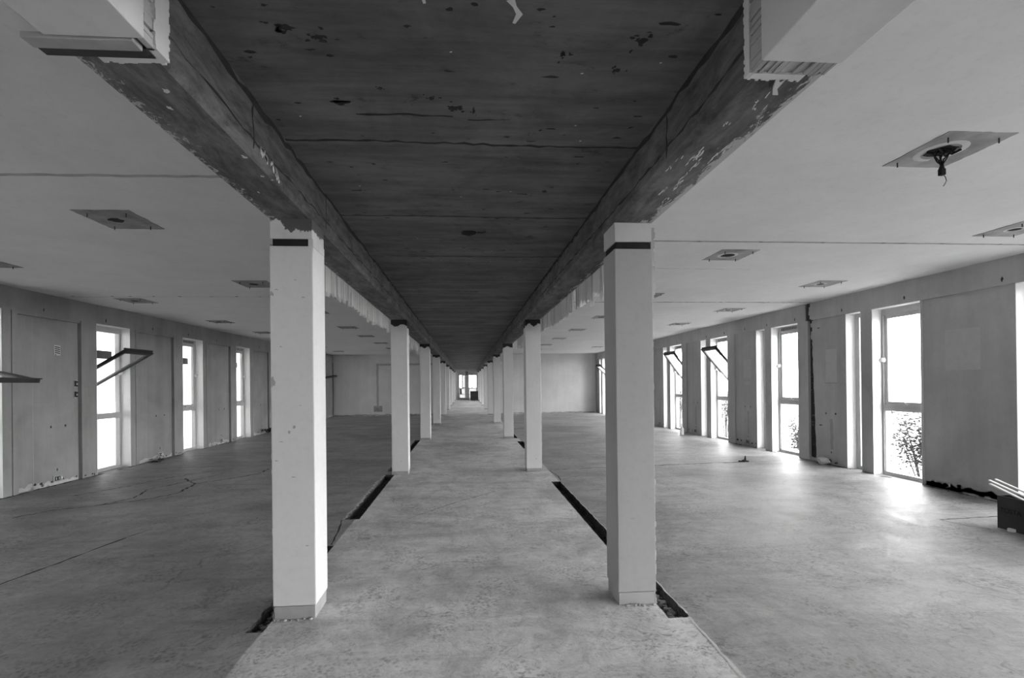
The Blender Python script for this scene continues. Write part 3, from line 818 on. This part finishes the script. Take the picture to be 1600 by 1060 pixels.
hanging(1, 7.5, 10.6, 2.22, [(8.6, 9.0)], 'torn plaster strip hanging under right beam beyond the second right column', .07, 8)
hanging(1, 13.0, 15.8, 2.15, [(13.6, 14.2)], 'ragged hanging plaster under right beam between the third and fourth right columns', .1, 9)

# ------------------------------------------------------------------ columns
ORD = ['nearest', 'second', 'third', 'fourth', 'fifth', 'sixth', 'seventh', 'eighth', 'ninth', 'tenth']
def column(side, k):
    rnd = random.Random(100+k+50*(side > 0))
    a, b = (LO, LI) if side < 0 else (RI, RO)
    s = side; y = COLY+COLS*k; yb = y+COLD
    inner, outer = (b, a) if s < 0 else (a, b)
    w = 'left' if s < 0 else 'right'
    e = empty('column', ((a+b)/2, y+COLD/2, 0))
    if k == 0:
        lab = ('big bright white column at left of the corridor with chipped dark-patched top' if s < 0
               else 'big grey-shaded column at right of the corridor with a smooth painted top block')
    else:
        lab = 'white painted column, %s from the camera in the %s-hand row' % (ORD[k], w)
    tag(e, lab, 'column', 'square columns along the corridor')
    ztop = 2.235 if k == 0 else BZ
    m = MB()
    nz = 24
    P = lambda x, z: (x, y-.0012, z)
    if k == 0:
        m.box(a, b, y, yb, .082, ztop, 0)
        for _ in range(9): m.blob((rnd.uniform(a+.03, b-.03), rnd.uniform(.2, 2.1)), rnd.uniform(.003, .014), .003, P, 1, rnd, 7, .5)
        if s < 0:
            for (xx, zz, r1, r2) in [(LO+.012, 1.42, .012, .03), (LO+.01, 1.95, .010, .02), (-1.03, 1.15, .010, .012), (-1.06, 1.12, .008, .008)]:
                m.blob((xx, zz), r1, r2, P, 1, rnd, 10, .5)
    else:
        m.box(a, b, y, yb, .05, 2.28, 0)
        m.blob((rnd.uniform(a+.05, b-.05), .2), .012, .006, P, 1, rnd, 7)
    m.build('shaft', [M['column' if k else ('column_lit' if s < 0 else 'column_dim')], M['lighttrace']], e, .006)  # nearest pair: brighter left and dimmer right light is put into the shaft colour
    m = MB(); q = .007
    m.box(a+q, b-q, y+q, yb-q, 0, .078 if k == 0 else .05)
    for _ in range(10 if k < 3 else 4): m.chunk((rnd.uniform(a, b), y+rnd.uniform(-.015, .004), .004), rnd.uniform(.006, .016), rnd)
    m.build('plinth', M['plinth'], e, .004)
    if k == 0:
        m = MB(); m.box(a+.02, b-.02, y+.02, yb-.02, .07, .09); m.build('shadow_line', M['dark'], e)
    if k == 0:
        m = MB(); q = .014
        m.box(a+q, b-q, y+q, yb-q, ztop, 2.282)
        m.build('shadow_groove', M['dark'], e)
        m = MB()
        m.box(a+.003, b-.003, y+.003, yb-.003, 2.280, BZ)
        if s < 0:
            m.box(b-.03, b, y+.012, yb, ztop, 2.282)      # rendered bridge over the groove on the corridor side
        m.build('top_block', M['cap_l1'] if s < 0 else M['cap_r1'], e, .003)
    else:
        m = MB(); m.box(a+.003, b-.003, y+.003, yb-.003, 2.28, BZ)
        # ragged upper edge of the paint
        m.build('top_block', M['cap'], e)
        m = MB(); n = 26; pts = []; rr_ = rnd.random()
        for i in range(n+1):
            xx = a+(b-a)*i/n; pts.append((xx, 2.285+.02*(1+math.sin(i*.31*(1+.3*rr_)+k*2+rr_*3))+rnd.uniform(0, .018)))
        m.prism([(a, 2.27)]+[(b, 2.27)]+list(reversed(pts)), 'y', y-.001, y+.002)
        m.build('torn_paint_edge', M['column'], e)
    # jagged remains of the partition down the room side
    if k < 4:
        m = MB(); z = .0; zt = 2.36 if s > 0 else 2.25
        dz = .03 if k == 0 else .05
        while z < zt:
            pr = rnd.uniform(.002, .011)+(rnd.uniform(.010, .020) if (s > 0 and z > 1.9 and k == 0) else 0)
            if s < 0: pr *= .55
            ya = y+rnd.uniform(.012, .03)
            m.box(outer, outer+s*pr, ya, yb-.02, z, z+dz*1.1, 0)
            z += dz
        m.build('broken_plaster_edge', M['scar'] if s > 0 else M['column'], e)
for k in range(9):
    if COLY+COLS*k < Y1-.5:
        column(-1, k); column(1, k)

# ------------------------------------------------------------------ square bare patches on the ceilings
def patch(x, y, label, sz=.41, hole=.06, wires=False, ring=False, dark=False, detail=2, seed=0):
    rnd = random.Random(seed)
    e = empty('ceiling_patch', (x, y, CZ)); tag(e, label, 'ceiling patch', 'bare squares on the room ceilings')
    h = sz/2; m = MB(); n = 12; z = CZ-.004
    def edge(a, b): return [(a[0]+(b[0]-a[0])*i/n+rnd.uniform(-.004, .004), a[1]+(b[1]-a[1])*i/n+rnd.uniform(-.004, .004)) for i in range(n)]
    c = [(x-h, y-h), (x+h, y-h), (x+h, y+h), (x-h, y+h)]
    pts = edge(c[0], c[1])+edge(c[1], c[2])+edge(c[2], c[3])+edge(c[3], c[0])
    m.prism(pts, 'z', z, CZ+.001)
    m.build('bare_square', M['patchd'] if dark else M['patch'], e)  # left-room squares and the farthest right ones by the beam take the darker tone
    if detail > 1:
        if ring:
            m = MB(); N = 26
            for i in range(N):
                t0, t1 = 2*math.pi*i/N, 2*math.pi*(i+1)/N
                if i in (3, 4): continue
                r0, r1 = hole*1.05, hole*1.45
                m.quad((x-.03+r0*math.cos(t0), y+r0*math.sin(t0), z-.004), (x-.03+r1*math.cos(t0), y+r1*math.sin(t0), z-.002), (x-.03+r1*math.cos(t1), y+r1*math.sin(t1), z-.002), (x-.03+r0*math.cos(t1), y+r0*math.sin(t1), z-.004))
            m.build('gypsum_ring', M['ring'], e)
        m = MB(); xx = x-.03
        pts = []
        for i in range(14):
            t = 2*math.pi*i/14; r = hole*rnd.uniform(.75, 1.1); pts.append((xx+r*math.cos(t), y+r*.8*math.sin(t)))
        m.prism(pts, 'z', z-.003, z)
        m.build('outlet_hole', M['dark'], e)
    if detail > 0:
        for (dx, dy) in ((-.14, -.14), (.15, -.15), (.14, .14), (-.15, .15)):
            m = MB(); m.cyl((x+dx, y+dy, z), (x+dx, y+dy, z-.028), .004, 6)
            m.build('screw', M['screw'], e)
    return e
R1 = [2.51+2.25*i for i in range(8)]
names_r = ['nearest', 'second', 'third', 'fourth', 'fifth', 'sixth', 'seventh', 'eighth', 'ninth']
for i, y in enumerate([2.51, 4.70, 6.95, 9.25, 11.5, 13.75, 16.0, 18.2]):
    patch(2.80 if i else 2.805, y, ('large bare square with oval hole and gypsum ring, nearest on the right room ceiling' if i == 0 else
          'bare square on right ceiling, %s in the row next to the beam' % names_r[i]), .40,
          .085 if i == 0 else .07, ring=(i in (0, 1)), detail=2 if i < 4 else 1, seed=i, dark=(i > 4))
for i, y in enumerate([3.81, 6.08, 8.35, 10.4, 12.65, 14.9, 17.1]):
    patch(4.94, y, ('bare square with ringed hole cut by the right photo edge, on ceiling beside right wall' if i == 0 else
          'bare square on right ceiling, %s in the row beside the windows' % names_r[i]), .40,
          .05, ring=(i < 3), detail=2 if i < 4 else 1, seed=20+i)
for i, y in enumerate([3.84, 6.21, 8.55, 10.88, 12.83, 15.0, 17.2]):
    patch(-2.73, y, ('bare dark square, nearest and largest seen on left room ceiling' if i == 0 else
          'dark bare square on left ceiling, %s in the row next to the beam' % names_r[i]), .42,
          .06, detail=2 if i < 2 else 1, seed=40+i, dark=True)
for i, y in enumerate([5.20, 7.43, 9.85, 11.9, 14.1, 16.3, 18.6]):
    patch(-5.05, y, ('bare square on left room ceiling cut by the left photo edge' if i == 0 else
          'dark bare square on left ceiling, %s in the row beside the windows' % names_r[i]), .40,
          .06, detail=2 if i < 3 else 1, seed=60+i, dark=True)

def loose_wires():
    e = empty('hanging_cable', (2.77, 2.51, CZ)); tag(e, 'tangled black cable hanging from the hole in the nearest right ceiling patch', 'cable')
    rnd = random.Random(9)
    x, y, z = 2.775, 2.50, CZ-.006
    m = MB()
    for k in range(7):
        a = rnd.uniform(-.05, .05); b = rnd.uniform(-.02, .03)
        pts = [(x+a, y+b, z)]
        for t in (.25, .5, .75, 1):
            pts.append((x-.02+a*(1-t)+.02*math.sin(t*6+k)*.6+.012*t, y+b*(1-t)+rnd.uniform(-.008, .008), z-.115*t))
        m.tube(pts, .0035, 5)
    for k in range(6):
        p = [(x-.07+.02*k, y+rnd.uniform(-.03, .03), z-.002)]
        p.append((p[0][0]+.03, p[0][1]+rnd.uniform(-.03, .03), z-.02)); p.append((p[0][0]+.06, y+rnd.uniform(-.03, .03), z-.004))
        m.tube(p, .005, 5)
    m.build('cable_tangle', M['dark'], e)
    m = MB(); m.box(x-.02, x+.008, y-.012, y+.012, z-.145, z-.108)
    m.build('connector_block', M['dark'], e, .003)
    m = MB(); m.tube([(x, y, z-.135), (x+.016, y, z-.155), (x+.022, y, z-.175), (x+.012, y, z-.195), (x+.002, y, z-.208)], .0022, 5)
    m.build('loose_wire_end', M['screw'], e)
loose_wires()

# dark outlet hole in the corridor slab
def slab_outlet():
    rnd = random.Random(4)
    e = empty('ceiling_outlet', (.06, 3.85, SZ)); tag(e, 'dark round cable outlet in the bare corridor ceiling', 'outlet')
    m = MB(); pts = [(.03+.07*math.cos(t/12*6.283)*rnd.uniform(.8, 1.1), 3.85+.06*math.sin(t/12*6.283)*rnd.uniform(.8, 1.1)) for t in range(12)]
    m.prism(pts, 'z', SZ-.006, SZ); m.build('hole', M['dark'], e)
    m = MB(); m.box(.10, .17, 3.83, 3.88, SZ-.012, SZ); m.box(.155, .17, 3.80, 3.83, SZ-.016, SZ); m.build('clip', M['screw'], e)
slab_outlet()

# ------------------------------------------------------------------ wall fittings
def socket(side, y, z, label, w=.15, h=.09, messy=False, seed=0):
    rnd = random.Random(seed); s = side
    X = (XR+.032) if s > 0 else (XL-.04)
    e = empty('socket_box', (X, y, z)); tag(e, label, 'socket', 'broken sockets at the wall feet')
    m = MB(); t = .008
    m.box(X-s*.012, X, y-w/2, y+w/2, z-h/2, z+h/2)
    m.build('back_plate', M['sock'], e, .002)
    for dy in (-w*.22, w*.08):
        m = MB(); m.box(X-s*.016, X-s*.012, y+dy-.018, y+dy+.02, z-h*.32, z+h*.32)
        q = m.build('open_box', M['dark'], e)
        m = MB(); m.box(X-s*.018, X-s*.016, y+dy-.004, y+dy+.006, z-h*.2, z+h*.2)
        m.build('insert', M['ring'], q)
    m = MB(); m.cyl((X-s*.012, y+w*.40, z), (X-s*.018, y+w*.40, z), .016, 10)
    m.build('cable_gland', M['ring'], e)
pn = ['first', 'second', 'third', 'fourth', 'fifth', 'sixth', 'seventh']
for k in range(-1, 3):
    socket(-1, 7.79+PER*k+1.57, .085, 'broken socket plate at the foot of the left wall, %s wall panel from the camera' % pn[k+1], seed=k)
for k in range(1, 4):
    socket(1, 5.68+PER*k+1.58, .09, 'broken socket plate at the foot of the right wall, %s panel from the photo edge' % pn[k+1], .12, .08, seed=k)

def switch(y, z, label):
    X = XL-.04; e = empty('switch_box', (X, y, z)); tag(e, label, 'switch', 'open switch boxes on the left wall')
    m = MB(); m.box(X, X+.010, y-.045, y+.03, z-.055, z+.055); m.build('back_plate', M['sock'], e, .002)
    for a, b, c, d in ((-.035, -.005, -.04, .045), (.002, .022, .01, .04), (.0, .022, -.045, -.02)):
        m = MB(); m.box(X+.010, X+.014, y+a, y+b, z+c, z+d); m.build('open_slot', M['dark'], e)
switch(7.44, 1.462, 'small open switch box on left wall, upper of the two beside the open window')
switch(7.44, 1.30, 'small open switch box on left wall, lower of the two beside the open window')

def notice():
    X = XL-.04; y, z = 7.12, 1.95
    e = empty('wall_grille', (X, y, z)); tag(e, 'small light grille with dark slanted slots high on left wall panel', 'grille')
    m = MB(); m.box(X, X+.006, y-.055, y+.055, z-.075, z+.075); m.build('plate', M['palepatch'], e)
    for i in range(5):
        m = MB()
        zz = z+.055-.028*i; n = len(m.v); w0 = -.045+.002*i; w1 = .045-(.016*i if i > 3 else 0)
        m.v += [(X+.008, y+w0, zz), (X+.008, y+w1, zz-.008), (X+.008, y+w1, zz-.020), (X+.008, y+w0, zz-.012)]
        m.f.append((n, n+1, n+2, n+3)); m.m.append(0)
        m.build('slot', M['stain'], e)
notice()

# ------------------------------------------------------------------ loose things on the floor
def wire_heap():
    rnd = random.Random(8); m = MB(); c = (-5.72, 13.9)
    for k in range(9):
        pts = []; r = rnd.uniform(.08, .2); t0 = rnd.uniform(0, 6)
        for i in range(9):
            t = t0+i*.75; pts.append((c[0]+r*.6*math.cos(t), c[1]+r*1.6*math.sin(t), .03+.10*abs(math.sin(t*1.3+k))+.004*k))
        m.tube(pts, .010, 5)
    tag(m.build('cable_heap', M['dark']), 'heap of black cable on the floor against the left wall', 'cable')
wire_heap()
def bottle():
    e = empty('bottle', (5.60, 11.70, 0)); tag(e, 'small white plastic bottle standing on the right room floor by the windows', 'bottle')
    m = MB(); x, y = 5.60, 11.70
    prof = [(.045, 0), (.05, .02), (.05, .15), (.035, .18), (.02, .20)]
    for (r0, z0), (r1, z1) in zip(prof[:-1], prof[1:]): m.cyl((x, y, z0), (x, y, z1), r0, 14, 0, r1)
    m.build('body', M['plastic'], e)
    m = MB(); m.cyl((x, y, .20), (x, y, .235), .022, 12); m.cyl((x, y, .235), (x, y, .30), .016, 12); m.build('cap', M['plastic'], e)
bottle()
def stub():
    m = MB(); rnd = random.Random(2); x, y = 4.78, 7.66
    m.box(x-.10, x+.05, y-.03, y+.03, .0, .018); m.cyl((x, y, .01), (x+.005, y, .10), .022, 8, 0, .008); m.chunk((x-.03, y, .02), .03, rnd)
    tag(m.build('pipe_stub', M['dark']), 'short dark broken pipe stub standing at the end of the floor crack', 'pipe')
stub()
def rubble(x, y, r, label, mat, seed, z=None):
    m = MB(); m.chunk((x, y, r*.62 if z is None else z), r, random.Random(seed), 0, .7)
    tag(m.build('rubble_lump', M[mat]), label, 'rubble')
rubble(5.88, 7.27, .10, 'pale lump of broken plaster at the foot of the right wall beside the dark crack', 'white', 5)
m_ = MB(); rr = random.Random(6)
for i in range(170):
    s_ = i < 110
    x = rr.uniform(1.185, 1.295) if s_ else rr.uniform(-1.25, -1.18); y = rr.uniform(2.68, 3.3) if s_ else rr.uniform(2.72, 3.2)
    m_.chunk((x, y, rr.uniform(-.08, -.035)), rr.uniform(.008, .024), rr)
o = m_.build('trench_debris', M['patchd']); tag(o, 'loose crushed rubble lying in the near ends of the two floor trenches', 'rubble', None, 'stuff')
def scraps():
    m = MB(); rnd = random.Random(12); x, y = -5.78, 9.05
    m.box(x-.06, x+.06, y-.12, y-.04, 0, .03); m.chunk((x, y+.03, .03), .04, rnd); m.chunk((x-.02, y+.13, .02), .03, rnd)
    tag(m.build('rubble_lump', M['stain']), 'dark scrap of rubble on left floor against the wall past the open window', 'rubble')
scraps()

# cardboard box with battens, cut by the right edge of the frame
def cardboard_box():
    x0, x1, y0, y1, h = 4.94, 5.36, 3.36, 4.00, .30
    e = empty('cardboard_box', ((x0+x1)/2, (y0+y1)/2, 0)); tag(e, 'open dark printed cardboard box on the floor at the right photo edge', 'box')
    t = .006
    m = MB(); m.box(x0, x1, y0, y1, .0, t); m.box(x0, x0+t, y0, y1, t, h); m.box(x1-t, x1, y0, y1, t, h)
    m.box(x0+t, x1-t, y0, y0+t, t, h); m.box(x0+t, x1-t, y1-t, y1, t, h)
    m.build('body', M['card'], e)
    m = MB(); m.poly([(x1, y0, h), (x1, y1, h), (x1+.10, y1-.02, h+.06), (x1+.10, y0+.02, h+.06)]); m.poly([(x1+.004, y0, h), (x1+.104, y0+.02, h+.06), (x1+.104, y1-.02, h+.06), (x1+.004, y1, h)])
    m.build('flap', M['card'], e)
    cu = bpy.data.curves.new('printed_word', 'FONT'); cu.body = 'TOSTA'; cu.size = .062; cu.extrude = .0004
    cu.space_character = 1.0; cu.offset = .001
    to = bpy.data.objects.new('printed_word_curve', cu); C.objects.link(to)
    bpy.context.view_layer.update()
    me = bpy.data.meshes.new_from_object(to.evaluated_get(bpy.context.evaluated_depsgraph_get()))
    bpy.data.objects.remove(to)
    # text runs towards the camera along -Y on the face that looks at -X
    for v in me.vertices: v.co = Vector((x0-.001-v.co.z, y1-.022-v.co.x*.85, .155+v.co.y))
    me.materials.clear(); me.materials.append(M['ink'])
    o = bpy.data.objects.new('printed_word', me); C.objects.link(o); o.parent = e; o.location = -e.location
    return e
cardboard_box()
def batten(p, q, w, label):
    m = MB(); p, q = Vector(p), Vector(q); d = (q-p).normalized(); side = d.cross(Vector((0, 0, 1))).normalized()*w; up = Vector((0, 0, .012))
    c = [p-side-up*0, p+side, p+side+up, p-side+up, q-side, q+side, q+side+up, q-side+up]
    m.v = [tuple(v) for v in c]; m.f = [(0, 3, 2, 1), (4, 5, 6, 7), (0, 1, 5, 4), (1, 2, 6, 5), (2, 3, 7, 6), (3, 0, 4, 7)]; m.m = [0]*6
    tag(m.build('wooden_batten', M['slat']), label, 'batten', 'battens in the dark box')
batten((5.03, 4.13, .37), (5.12, 3.42, .09), .018, 'pale wooden batten sticking out of the dark box, nearest the camera side')
batten((5.07, 4.17, .395), (5.22, 3.42, .10), .016, 'pale wooden batten in the dark box, middle of the three')
batten((5.15, 4.18, .40), (5.30, 3.42, .11), .014, 'thin pale batten in the dark box, nearest the wall')
def tin():
    m = MB(); m.cyl((4.93, 3.88, .0), (4.93, 3.88, .022), .028, 16); m.cyl((4.93, 3.88, .022), (4.93, 3.88, .026), .024, 16)
    tag(m.build('white_disc', M['plastic']), 'tiny white plastic disc on the floor in front of the dark box', 'disc')
tin()

# ------------------------------------------------------------------ far end of the corridor
def far_door():
    e = empty('door_1', (.1, Y1+.05, 0)); e['kind'] = 'structure'
    y0, y1 = Y1+.02, Y1+.08
    m = MB()
    for a, b in ((-.78, -.64), (-.08, .16), (.86, 1.0)): m.box(a, b, y0, y1, 0, 2.43)
    m.box(-.64, .86, y0, y1, 2.10, 2.43)
    m.box(-.64, .86, y0, y1, 0, .10)
    m.build('door_frame', M['frame'], e, .004)
    for nm, a, b, c in (('door_leaf', -.64, -.08, -.40), ('door_leaf', .16, .86, .42)):
        m = MB(); m.box(a, a+.05, y0+.01, y1-.01, .1, 2.1); m.box(b-.05, b, y0+.01, y1-.01, .1, 2.1); m.box(c, c+.07, y0+.01, y1-.01, 1.0, 2.1)
        m.box(a+.05, b-.05, y0+.01, y1-.01, .98, 1.06); m.box(a+.05, b-.05, y0+.01, y1-.01, .1, .2); m.box(a+.05, b-.05, y0+.01, y1-.01, .48, .52)
        l = m.build(nm, M['frame'], e)
        for za, zb, xa, xb, mt in ((.2, .98, a+.05, b-.05, 'frost'), (1.06, 2.1, a+.05, c, 'glass'), (1.06, 2.1, c+.07, b-.05, 'frost' if a < 0 else 'glass')):
            m = MB(); m.box(xa, xb, y0+.025, y0+.031, za, zb); m.build('door_pane', M[mt], l)
    m = MB(); m.box(-.56, -.42, y0-.02, y0+.005, .50, .95); m.build('letter_plate', M['sash'], e)
far_door()
def crate():
    e = empty('black_crate', (.62, 38.0, 0)); tag(e, 'black box standing before the glazed door at the far corridor end', 'box')
    m = MB(); m.box(.30, .94, 37.75, 38.3, .03, .72); m.build('body', M['box'], e, .01)
    m = MB(); m.box(.28, .96, 37.73, 38.32, .72, .76); m.build('lid', M['box'], e, .005)
    for x in (.34, .90):
        for y in (37.8, 38.25):
            m = MB(); m.cyl((x, y, 0), (x, y, .03), .02, 8); m.build('foot', M['box'], e)
crate()

# ------------------------------------------------------------------ outdoors
mb = MB()
mb.quad((-60, -60, -1.0), (60, -60, -1.0), (60, 110, -1.0), (-60, 110, -1.0))
tag(mb.build('ground', M['ground']), kind='structure')
mb = MB()
mb.box(XL-.24, XR+.24, Y0, Y1+1, -1.0, -.12)
tag(mb.build('trim_1', M['facade']), kind='structure')

def shrub(cx, cy, rad, top, label, n=1500, seed=0, leaf=.045, base=-1.0):
    rnd = random.Random(seed)
    e = empty('tree' if top > 3 else 'shrub', (cx, cy, base)); tag(e, label, 'tree' if top > 3 else 'shrub', 'trees beyond the far door' if top > 3 else 'shrubs outside the right windows')
    m = MB(); tips = []
    for k in range(16):
        a = rnd.uniform(0, 6.28); r = rad*rnd.uniform(.2, .9); z = base+(top-base)*rnd.uniform(.6, 1)
        p = Vector((cx, cy, base)); q = Vector((cx+r*math.cos(a), cy+r*math.sin(a), z)); mid = (p+q)/2+Vector((rnd.uniform(-.1, .1), rnd.uniform(-.1, .1), .1))
        m.cyl(p, mid, .012, 5, 0, .009); m.cyl(mid, q, .009, 5, 0, .004); tips += [mid.lerp(q, t/5) for t in range(6)]
    m.build('stems', M['twig'], e)
    m = MB()
    for k in range(n):
        c = rnd.choice(tips)+Vector((rnd.gauss(0, .13), rnd.gauss(0, .13), rnd.gauss(0, .12)))*(rad/.5)**.5
        d = Vector((rnd.gauss(0, 1), rnd.gauss(0, 1), rnd.gauss(0, .7))).normalized(); u = d.orthogonal().normalized()
        L = leaf*rnd.uniform(.7, 1.6); w = L*.22
        m.poly([c, c+d*L*.5+u*w, c+d*L, c+d*L*.5-u*w])
    m.build('foliage', M['leaf'], e)
for i, (x, y, r, t, lab) in enumerate([(9.0, 8.55, .5, .75, 'leafy shrub outside the largest right window, seen through its lower pane'),
        (9.2, 12.0, .45, .25, 'low leafy shrub outside the second right window'),
        (9.4, 16.2, .7, 1.5, 'tall leafy shrub outside the right window with the open sash'),
        (9.6, 20.3, .8, 1.4, 'leafy shrub outside the farther right window with the open sash')]):
    shrub(x, y, r, t, lab, 2600, i, .06)
for i, (x, y) in enumerate([(-2.4, 46), (2.6, 47)]):
    shrub(x, y, 1.6, 3.2, 'tree outside the far glazed door, on the %s' % ('left' if x < 0 else 'right'), 1500, 30+i, .16)
# shading slabs fixed outside the left windows
for k, w in ((0, 'first'), (1, 'second'), (2, 'third')):
    y = 7.79+PER*k
    m = MB(); m.box(XL-.50, XL-.38, y-.1, y+.84, 1.905, 2.04); m.box(XL-.382, XL-.26, y-.09, y-.03, 1.92, 2.02)
    tag(m.build('shade_block', M['shade']), 'dark block outside the left wall seen through the %s whole left window' % w, 'shade block', 'dark blocks outside the left windows')
